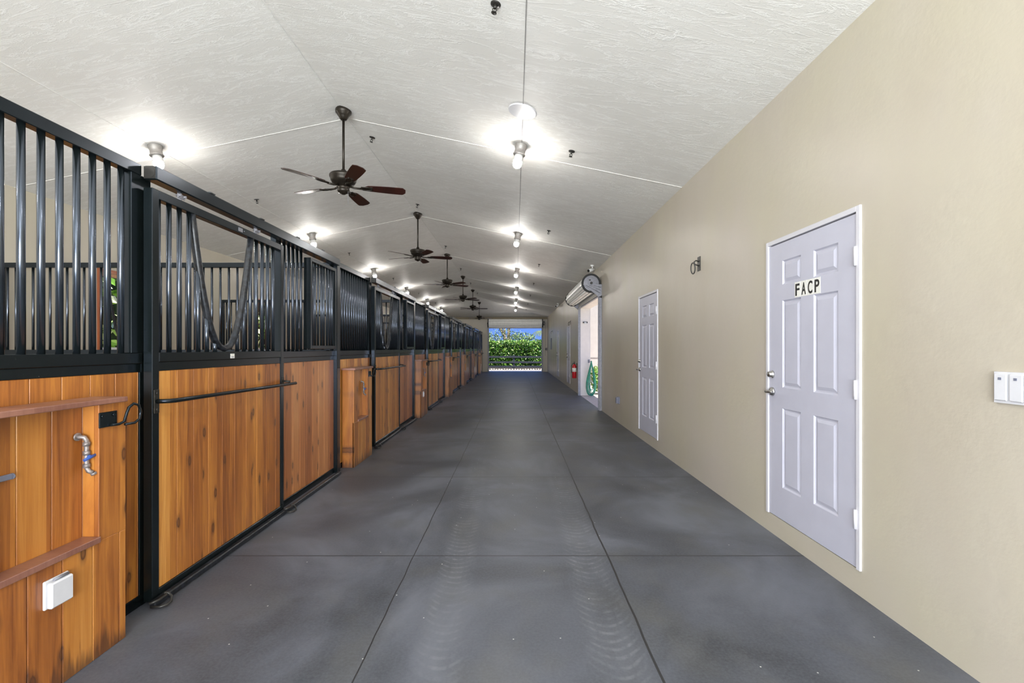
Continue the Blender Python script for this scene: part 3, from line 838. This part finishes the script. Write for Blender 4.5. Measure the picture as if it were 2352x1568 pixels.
# ------------------------------------------------------------------ personnel doors in the right wall
ROTR = (0, 0, R(-90))   # local +x towards the camera, -y into the aisle
PAN = [(-.36, -.125), (.01 + .0, .245)]
def make_pdoor():
    t = empty('door', (0, 0, 0))
    # local x: 0 = centre of opening
    W = .98; sw = .92
    fr = MB()
    fr.box(-W / 2, -W / 2 + .03, -.012, .12, DZ0, DZ1, c=.002); fr.box(W / 2 - .03, W / 2, -.012, .12, DZ0, DZ1, c=.002)
    fr.box(-W / 2 + .03, W / 2 - .03, -.012, .12, DZ1 - .032, DZ1, c=.002)
    fr.build('door_frame', M['door_trim'], t)
    MB().box(-W / 2 + .03, W / 2 - .03, .07, .12, DZ0, DZ1 - .03).build('rebate', M['gap'], t)
    x0, x1, z0, z1 = -.457, .457, DZ0 + .006, DZ1 - .040
    pans = []
    for (a, b) in ((-.285, -.065), (.07, .30)):
        for (c, d) in ((1.865, 2.04), (1.115, 1.75), (.385, .965)): pans.append((a, b, c, d))
    xs = sorted({x0, x1} | {v for p in pans for v in p[:2]}); zs = sorted({z0, z1} | {v for p in pans for v in p[2:]})
    s = MB(); yf = -.002
    for i in range(len(xs) - 1):
        for j in range(len(zs) - 1):
            a, b, c, d = xs[i], xs[i + 1], zs[j], zs[j + 1]
            if any(p[0] <= a and b <= p[1] and p[2] <= c and d <= p[3] for p in pans): continue
            s.add([(a, yf, c), (b, yf, c), (b, yf, d), (a, yf, d)], [(0, 1, 2, 3)])
    for (a, b, c, d) in pans:
        rings = [(0, yf), (.010, yf + .010), (.018, yf + .010), (.040, yf + .001), (.045, yf + .001)]
        vs = []
        for ins, y in rings:
            vs += [(a + ins, y, c + ins), (b - ins, y, c + ins), (b - ins, y, d - ins), (a + ins, y, d - ins)]
        fs = []
        for r in range(len(rings) - 1):
            for q in range(4):
                fs.append((r * 4 + q, r * 4 + (q + 1) % 4, (r + 1) * 4 + (q + 1) % 4, (r + 1) * 4 + q))
        fs.append(tuple((len(rings) - 1) * 4 + q for q in range(4)))
        s.add(vs, fs)
    # edges of slab
    s.add([(x0, yf, z0), (x1, yf, z0), (x1, yf, z1), (x0, yf, z1), (x0, .045, z0), (x1, .045, z0), (x1, .045, z1), (x0, .045, z1)],
          [(0, 4, 5, 1), (1, 5, 6, 2), (2, 6, 7, 3), (3, 7, 4, 0), (4, 7, 6, 5)])
    slab = s.build('door_leaf', M['door'], t)
    for z in (.43, 1.165, 1.925):
        h = MB(); h.tube([(.462, -.016, z - .055), (.462, -.016, z + .055)], .009, 10)
        h.box(.435, .488, -.010, -.003, z - .05, z + .05, c=.001)
        for zz in (-.022, .022): h.tube([(.445, -.013, z + zz), (.445, -.009, z + zz)], .005, 6)
        h.build('hinge', M['door_trim'], t)
    k = MB()
    m = Matrix.Translation((-.415, yf, 1.205)) @ Matrix.Rotation(R(90), 4, 'X')
    k.lathe([(.030, 0), (.030, .008), (.022, .014), (.020, .03), (.016, .034), (.0, .034)], 18, m); k.build('deadbolt', M['chrome'], t)
    k = MB()
    m = Matrix.Translation((-.415, yf, 1.075)) @ Matrix.Rotation(R(90), 4, 'X')
    k.lathe([(.034, 0), (.033, .008), (.026, .016), (.012, .02), (.012, .045), (.0, .046)], 18, m)
    k.tube([(-.415, yf - .04, 1.075), (-.40, yf - .055, 1.076), (-.35, yf - .058, 1.078), (-.325, yf - .052, 1.078)][::1], [.013, .013, .010, .008], 10)
    k.build('lever_handle', M['chrome'], t)
    return t
pd = make_pdoor()
DL = ['white six-panel door marked FACP, nearest in the right wall', 'white six-panel door just before the side roller doorway',
      'white six-panel door beyond the fire extinguisher', 'farthest six-panel door in the right wall near the end of the aisle']
for i, (a, b) in enumerate(DOORS):
    o = pd if i == 0 else copy_tree(pd)
    o.name = f'door_{i+1}'; o.location = (XR, (a + b) / 2, 0); o.rotation_euler = ROTR
    tag(o, DL[i], 'door', kind='structure')
# letters on the near door
sg_ = empty('door_lettering', (XR - .0025, 3.11, 1.76), 0, 'black FACP letters on pale stickers on the nearest white door', 'sign'); sg_.rotation_euler = ROTR
for i, ch in enumerate('FACP'):
    x = -.128 + i * .069; z = .0 - i * .0 
    MB().box(x - .004, x + .060, -.001, .0025, -.006, .098).build('sticker', M['label_white'], sg_)
    cu = bpy.data.curves.new('letter', 'FONT'); cu.body = ch; cu.size = .112; cu.extrude = .0006; cu.offset = .0022
    to = bpy.data.objects.new('tmp', cu); COL.objects.link(to)
    bpy.context.view_layer.update()
    me = bpy.data.meshes.new_from_object(to.evaluated_get(bpy.context.evaluated_depsgraph_get()))
    bpy.data.objects.remove(to)
    me.materials.clear(); me.materials.append(M['ink'])
    xsn = [v.co.x for v in me.vertices]; mn, mx = min(xsn), max(xsn)
    for v in me.vertices: v.co.x = (v.co.x - (mn + mx) / 2) * (.046 / (mx - mn)); v.co.y *= 1.02
    me.name = 'letter'
    put('letter', me, sg_, (x + .028, -.0018, .006), (R(90), 0, 0))

# ------------------------------------------------------------------ roller doors
def roller(name, loc, rot, width, rad, label, open_h, hoist):
    t = empty(name, loc, 0, label, 'roller door'); t.rotation_euler = rot
    cz = open_h + .27; cy = -.235; n = 72; hw = width / 2
    d = MB(); vs = []; fs = []
    prof = []
    for k in range(n):
        ph = k / n * 12 % 1
        r = rad * (1.0 if ph < .5 else .92)
        prof.append(r)
    for x in (-hw + .03, hw - .03):
        for k in range(n):
            a = 2 * PI * k / n; vs.append((x, cy + prof[k] * math.cos(a), cz + prof[k] * math.sin(a)))
    for k in range(n):
        k2 = (k + 1) % n; fs.append((k, k + n, k2 + n, k2))
    fs.append(tuple(range(n))); fs.append(tuple(reversed(range(n, 2 * n))))
    d.add(vs, fs); d.build('rolled_curtain', M['shutter'], t)
    for sx in (-1, 1):
        m = Matrix.Translation((sx * (hw - .025), cy, cz)) @ Matrix.Rotation(R(90) * sx, 4, 'Y')
        rg = MB(); rg.lathe([(rad * .84, -.03), (rad * 1.05, -.03), (rad * 1.06, .012), (rad * .84, .012)], 40, m, smooth=False)
        e = rg.build('drum_rim', M['rubber'], t)
        dk = MB(); dk.lathe([(0.001, .0), (rad * .84, .0), (rad * .84, .016), (rad * .5, .02), (.001, .02)], 36, m, smooth=False); dk.build('drum_end', M['galv'], t)
        hh = MB(); hh.tube([(sx * (hw - .01), cy, cz), (sx * (hw + .035), cy, cz)], .028, 14)
        hh.tube([(sx * (hw - .008), cy - .03, cz + .07), (sx * (hw + .003), cy - .03, cz + .07)], .018, 12); hh.build('axle', M['dark_metal'], t)
        b = MB(); x0 = sx * (hw + .012); x1 = sx * (hw + .02)
        poly = [(cy - .19, cz - .03), (-.002, cz - .03), (-.002, cz - .34), (-.06, cz - .32)]
        pv = [(x0, y, z) for y, z in poly] + [(x1, y, z) for y, z in poly]
        b.add(pv, [(0, 1, 2, 3), (7, 6, 5, 4), (0, 4, 5, 1), (1, 5, 6, 2), (2, 6, 7, 3), (3, 7, 4, 0)])
        for q in range(3):
            y_ = -.03 - q * .0; 
            b.tube([(x1, cy - .12 + q * .075, cz - .05), (x1, -.05 + q * .016, cz - .22 + q * .06)], .007, 6)
        b.build('side_bracket', M['galv'], t)
        gch = MB(); gx0, gx1 = sx * (hw - .06), sx * (hw + .02)
        gch.box(gx0, gx1, -.03, -.001, 0.001, cz - .28, c=.003); gch.box(sx * (hw - .065), sx * (hw - .045), -.075, -.03, 0.001, cz - .30, c=.002); gch.box(sx * (hw + .0), sx * (hw + .02), -.06, -.03, 0.001, cz - .30, c=.002)
        gch.build('guide_rail', M['galv'], t)
    c = MB(); zz = open_h - .0
    for q in range(4):
        c.box(-hw + .05, hw - .05, -.055 - (q % 2) * .012, -.028, zz + .04 * q + .001, zz + .04 * (q + 1))
    c.build('curtain_edge', M['shutter'], t)
    MB().box(-hw + .05, hw - .05, -.085, -.03, zz - .035, zz + .002, c=.004).build('bottom_bar', M['galv'], t)
    if hoist:
        h = MB(); h.box(hw + .03, hw + .11, cy - .10, cy + .12, cz - .12, cz + .12, c=.01); h.tube([(hw + .07, cy - .1, cz), (hw + .07, cy - .13, cz)], .06, 14)
        h.build('chain_hoist', M['dark_metal'], t)
        MB().tube([(hw + .16, cy + .1, cz), (hw + .16, cy + .1, .95)], .006, 6).build('hand_chain', M['dark_metal'], t)
    return t
roller('roller_door', (XR, (SO0 + SO1) / 2, 0), ROTR, SO1 - SO0 + .04, .205, 'rolled-up corrugated door above the side doorway in the right wall', SOH, False)
roller('roller_door', ((EO0 + EO1) / 2, YE, 0), (0, 0, 0), EO1 - EO0 + .06, .245, 'white rolled-up door above the far doorway at the aisle end', EOH, True)

# ------------------------------------------------------------------ right wall fittings
def hook(y, z, label):
    t = empty('tether_ring', (XR, y, z), 0, label, 'wall ring', 'wall tether rings'); t.rotation_euler = ROTR
    MB().box(-.035, .035, -.007, 0, -.075, .075, c=.003).build('mounting_plate', M['dark_metal'], t)
    a = MB(); a.tube([(0, -.006, .025), (0, -.035, .035), (0, -.055, .02), (0, -.05, -.005), (0, -.006, -.02)], .007, 8); a.build('eye_bolt', M['dark_metal'], t)
    r = MB(); r.tube([(0, -.055 + .022 * math.sin(q) - .012, -.048 + .058 * math.cos(q)) for q in [2 * PI * i / 20 for i in range(21)]], .0065, 8, caps=False)
    r.build('ring', M['dark_metal'], t)
hook(4.93, 2.295, 'black wall ring between the two nearest white doors')
hook(16.3, 2.31, 'black wall ring above the edge of the door beyond the extinguisher')
hook(24.2, 2.27, 'small dark wall ring farthest down the right wall')
# low outlet box
t = empty('outlet_box', (XR, 8.73, .43), 0, 'grey-blue weatherproof outlet box low on the right wall', 'outlet'); t.rotation_euler = ROTR
MB().box(-.06, .06, -.028, 0, -.065, .065, c=.006).build('back_box', M['grey_plastic'], t)
MB().box(-.045, .058, -.062, -.028, -.058, .058, c=.008).build('flip_lid', M['grey_plastic'], t)
# switch plate at right edge
t = empty('switch_plate', (XR, 1.78, 1.245), 0, 'white multi-gang switch plate at the right edge of the wall', 'switch'); t.rotation_euler = ROTR
MB().box(-.105, .16, -.012, 0, -.062, .062, c=.008).build('cover_plate', M['plastic'], t)
for i in range(4):
    x = -.075 + i * .058
    sw_ = MB().box(x - .024, x + .024, -.020, -.011, -.052, .054, c=.003).build('rocker', M['plastic'], t)
    MB().box(x - .006, x + .006, -.0215, -.0198, .030, .040).build('printed_mark', M['grey_plastic'], sw_)
# fire extinguisher
t = empty('fire_extinguisher', (XR - .09, 14.62, .47), 0, 'red fire extinguisher with white label hung past the side doorway', 'fire extinguisher')
MB().lathe([(.01, 0), (.062, 0), (.068, .012), (.068, .36), (.055, .405), (.03, .43), (.022, .44)], 22).build('cylinder', M['red'], t)
MB().lathe([(.0688, .20), (.0688, .32)], 22).build('label_band', M['label_white'], t)
v = MB(); v.tube([(0, 0, .43), (0, 0, .475)], .018, 10); v.box(-.012, .012, -.07, .03, .48, .492, c=.002); v.box(-.012, .012, -.065, .02, .505, .517, c=.002); v.tube([(0, .01, .475), (0, .015, .51)], .01, 8)
v.build('valve_lever', M['dark_metal'], t)
h = MB(); h.tube([(0, .02, .465), (-.05, .05, .45), (-.085, .06, .38), (-.088, .055, .25), (-.082, .05, .16)], .009, 8); h.build('hose', M['rubber'], t)
b = MB(); b.box(-.02, .02 + .065, -.012, .012, .43, .445); b.box(.07, .0898, -.03, .03, .25, .47); b.build('wall_bracket', M['dark_metal'], t)
# slim wall panel near the end
t = tag(MB().box(-.04, 0, 0, .30, 1.35, 1.95, c=.004).build('wall_cabinet', M['grey_plastic'], None, (XR, 24.7, 0)), 'slim dark-edged cabinet on the right wall near the far end', 'cabinet')
# small plate on end wall beside the corner
t = empty('door_switch', (1.88, YE, 1.36), 0, 'small dark door control box on the end wall beside the corner', 'switch')
MB().box(-.05, .05, -.06, 0, -.07, .07, c=.006).build('housing', M['dark_metal'], t)
for z in (-.03, 0, .03): MB().tube([(0, -.06, z), (0, -.066, z)], .01, 8).build('button', M['plastic'], t)
# security cameras
def cctv(loc, yaw, label):
    t = empty('security_camera', loc, yaw, label, 'camera', 'ceiling security cameras')
    MB().lathe([(.0, -.014), (.04, -.014), (.045, 0), (.045, .022), (.02, .03)][1:], 18).build('mount', M['white_metal'], t)
    MB().tube([(0, 0, -.01), (0, .01, -.06), (0, -.01, -.085)], .013, 8).build('arm', M['white_metal'], t)
    b = MB(); b.tube([(0, .06, -.075), (0, -.12, -.125)], .036, 14); b.build('housing', M['white_metal'], t)
    MB().tube([(0, -.12, -.125), (0, -.135, -.129)], .031, 14).build('lens', M['ink'], t)
cctv((1.78, 10.75, ceil_h(1.78) - .014), R(-50), 'white bullet security camera above the side roller door')
cctv((1.82, 19.7, ceil_h(1.82) - .014), R(-50), 'small white security camera far down the ceiling edge')
# light on the far jamb of side opening
t = empty('jamb_lamp', (2.09, SO1 - .008, 2.17), 0, 'small black lamp on the white jamb of the side doorway', 'lamp')
MB().box(-.07, .07, -.03, 0, -.015, .025, c=.004).build('housing', M['dark_metal'], t)
MB().box(-.035, .035, -.055, -.03, -.03, .012, c=.004).build('sensor', M['plastic'], t)

# garden hose coil
t = empty('garden_hose', (2.25, 13.72, 0), 0, 'green garden hose coiled in long loops outside the side doorway', 'hose')
for i, (w_, top, bot, dx, dy) in enumerate([(.185, 1.03, .012, 0, 0), (.165, 1.02, .03, .02, .028), (.14, 1.03, .06, -.015, -.026), (.115, 1.01, .10, .03, -.03), (.085, 1.02, .17, .01, .03), (.17, 1.02, .02, -.035, .055), (.13, 1.01, .05, .04, .06)]):
    pts = []
    for q in range(41):
        a = 2 * PI * q / 40; s_ = (1 - math.cos(a)) / 2      # 0 at top, 1 at bottom
        wd = w_ * math.sin(a) * (s_ ** .75)
        pts.append((dx * s_ + wd, dy + .01 * math.sin(3 * a), bot + (top - bot) * (1 - s_)))
    MB().tube(pts, .0115, 8, caps=False).build('hose_loop', M['hose'], t)
MB().tube([(-.02, .02, .46), (.0, -.05, .42), (.03, -.06, .38), (.05, -.05, .39)], .013, 8).build('nozzle', M['white_metal'], t)
hk = empty('hose_hook', (2.2, SO1 - .008, 1.02), 0, 'small metal hook holding the green hose on the doorway jamb', 'hook')
MB().box(-.03, .03, -.006, 0, -.05, .05).build('hook_plate', M['galv'], hk)
MB().tube([(0, -.004, 0), (.03, -.06, -.012), (.05, -.09, .0), (.05, -.10, .02)], .006, 8).build('hook_arm', M['galv'], hk)

# ------------------------------------------------------------------ ceiling fans
def make_fan():
    t = empty('ceiling_fan', (0, 0, 0))        # origin at the ceiling
    MB().lathe([(.03, -.105), (.036, -.10), (.052, -.075), (.060, -.06), (.066, -.055), (.068, -.045), (.085, -.03), (.088, -.01), (.085, .02), (.02, .02)], 28).build('canopy', M['bronze'], t)
    MB().tube([(0, 0, -.10), (0, 0, -.70)], .0135, 12).build('downrod', M['bronze'], t)
    MB().lathe([(.001, -.86), (.05, -.86), (.075, -.835), (.12, -.82), (.138, -.79), (.142, -.765), (.150, -.755), (.152, -.735), (.140, -.722), (.09, -.716), (.045, -.71), (.030, -.69), (.024, -.665), (.001, -.66)], 32).build('motor', M['bronze'], t)
    MB().lathe([(.001, -.945), (.022, -.942), (.03, -.932), (.055, -.925), (.066, -.905), (.066, -.885), (.058, -.872), (.072, -.862), (.001, -.858)], 28).build('switch_housing', M['bronze'], t)
    MB().tube([(.05, -.03, -.91), (.052, -.032, -1.06)], .0016, 5).build('pull_chain', M['galv'], t)
    n = 14
    for k in range(5):
        a = R(72 * k)
        M3 = Matrix.Rotation(a, 4, 'Z')
        bm_ = M3 @ Matrix.Translation((0, 0, -.852)) @ Matrix.Rotation(R(-12), 4, 'X')
        outline = []
        for j in range(n + 1):
            u = j / n; x = .235 + u * .445
            hw = .052 + .020 * math.sin(min(1, u * 1.25) * PI / 2)
            if u > .90: hw *= math.sqrt(max(0, 1 - ((u - .90) / .10) ** 2)) * .55 + .45 if u < 1 else .45
            if u < .08: hw *= .6 + 5 * u
            outline.append((x, hw))
        vs = []; 
        for z in (-.003, .003):
            vs += [(x, h, z) for x, h in outline]; vs += [(x, -h, z) for x, h in outline]
        m = n + 1; fs = []
        for j in range(n):
            fs.append((j, j + 1, m + j + 1, m + j)); fs.append((2 * m + j, 3 * m + j, 3 * m + j + 1, 2 * m + j + 1))
            fs.append((j, 2 * m + j, 2 * m + j + 1, j + 1)); fs.append((m + j, m + j + 1, 3 * m + j + 1, 3 * m + j))
        fs.append((0, m, 3 * m, 2 * m)); fs.append((n, 2 * m + n, 3 * m + n, m + n))
        b = MB(); b.add([(x, y, z) for x, y, z in vs], fs)
        bo = b.build('blade', M['blade'], t); bo.rotation_euler = (0, 0, 0); bo.matrix_local = bm_
        ir = MB()
        ir.tube([(.06, 0, .008), (.12, 0, -.010), (.19, 0, -.012)], [.014, .011, .012], 8)
        for s_ in (-1, 1): ir.tube([(.17, 0, -.010), (.215, .028 * s_, -.008), (.27, .034 * s_, -.007), (.31, .012 * s_, -.007)], .007, 6)
        ir.box(.19, .315, -.032, .032, -.008, -.003, c=.0)
        ir.build('blade_iron', M['bronze'], bo)
    return t
fan = make_fan()
FANS = [(5.24, 15.5), (9.25, 14), (13.26, 36), (17.27, 33), (21.28, 6), (25.15, 8)]
for k, (y, a) in enumerate(FANS):
    x = -1.93
    place(fan, k == 0, (x, y, ceil_h(x, y) - .012), (0, 0, R(a)), nth(k, 'dark bronze ceiling fan', ' with five cherry blades under the ridge'), 'ceiling fan', 'ceiling fans along the ridge')

# ------------------------------------------------------------------ lamps
def make_lamp():
    t = empty('ceiling_lamp', (0, 0, 0))
    MB().lathe([(.05, -.118), (.066, -.115), (.070, -.108), (.062, -.100), (.058, -.06), (.060, -.05), (.066, -.035), (.070, -.005), (.070, .004), (.01, .004)], 22).build('fixture_base', M['fixture'], t)
    MB().lathe([(.050, -.186), (.052, -.184), (.051, -.15), (.047, -.117), (.02, -.116)], 20).build('glass_neck', M['neck'], t)
    MB().lathe([(.004, -.262), (.024, -.258), (.040, -.245), (.048, -.222), (.049, -.186), (.02, -.1855)], 20).build('bulb', M['bulb'], t)
    return t
lamp = make_lamp(); first = True
for row, x, rt in (('right', .068, math.atan(SL)), ('left', -4.02, -math.atan(SL))):
    for k in range(-1, 6):
        y = 5.2 + 4.01 * k
        if row == 'left' and k < 0: pass
        lab = ('lit ceiling lamp behind the view' if k < 0 else nth(k, 'lit ceiling lamp', f' in the {row} row' if row == 'right' else ' in the left row over the stalls'))
        if k < 0: lab = f'lit ceiling lamp closest to the near entrance in the {row} row'
        place(lamp, first, (x, y, ceil_h(x) - .003), (0, rt, 0), lab, 'ceiling lamp', f'ceiling lamps in the {row} row'); first = False

# blank round cover
c_ = empty('ceiling_cover', (.071, 4.46, ceil_h(.071)), 0, 'round flat white cover plate on the ceiling before the nearest lamp', 'cover plate', rot=(0, math.atan(SL), 0))
MB().lathe([(.001, -.010), (.134, -.010), (.138, -.004), (.138, .003), (.001, .003)], 40, smooth=False).build('plate', M['plastic'], c_)
MB().tube([(.0, .09, -.012), (.0, .09, -.009)], .004, 8).build('screw', M['galv'], c_)

# sprinklers
def make_spr():
    t = empty('sprinkler_head', (0, 0, 0))
    MB().lathe([(.012, -.006), (.034, -.004), (.036, .003), (.01, .003)], 18).build('escutcheon', M['dark_metal'], t)
    b = MB(); b.tube([(0, 0, 0), (0, 0, -.03)], .010, 8)
    for s_ in (-1, 1): b.tube([(0, 0, -.024), (.016 * s_, 0, -.036), (.004 * s_, 0, -.056)], .0035, 6)
    b.build('frame_arms', M['dark_metal'], t)
    MB().lathe([(.002, -.060), (.019, -.060), (.019, -.057), (.002, -.057)], 14).build('deflector', M['dark_metal'], t)
    return t
spr = make_spr(); first = True
SPR = []
for i, (x, y) in enumerate([(-.13, 3.13)]): SPR.append((x, y, 'sprinkler head at the top edge of the view before the nearest lamp'))
for i, y in enumerate([5.10, 8.54, 11.95, 15.4, 18.8, 22.4, 25.6]): SPR.append((.62, y, nth(i, 'sprinkler head', ' in the row right of the right-hand lamps')))
for i, y in enumerate([5.87, 8.6, 12.1, 15.5, 18.9, 22.3]): SPR.append((-1.80, y, nth(i, 'sprinkler head', ' in the row beside the ridge and fans')))
for i, y in enumerate([7.12, 11.09, 15.1, 19.1, 23.1]): SPR.append((-3.95, y, nth(i, 'sprinkler head', ' in the left row above the stalls')))
for (x, y, lab) in SPR:
    sgn = 1 if x > RIDGE_X else -1
    place(spr, first, (x, y, ceil_h(x, y) - .002), (0, sgn * math.atan(SL), random.choice((0, 1.2))), lab, 'sprinkler', 'ceiling sprinkler heads'); first = False
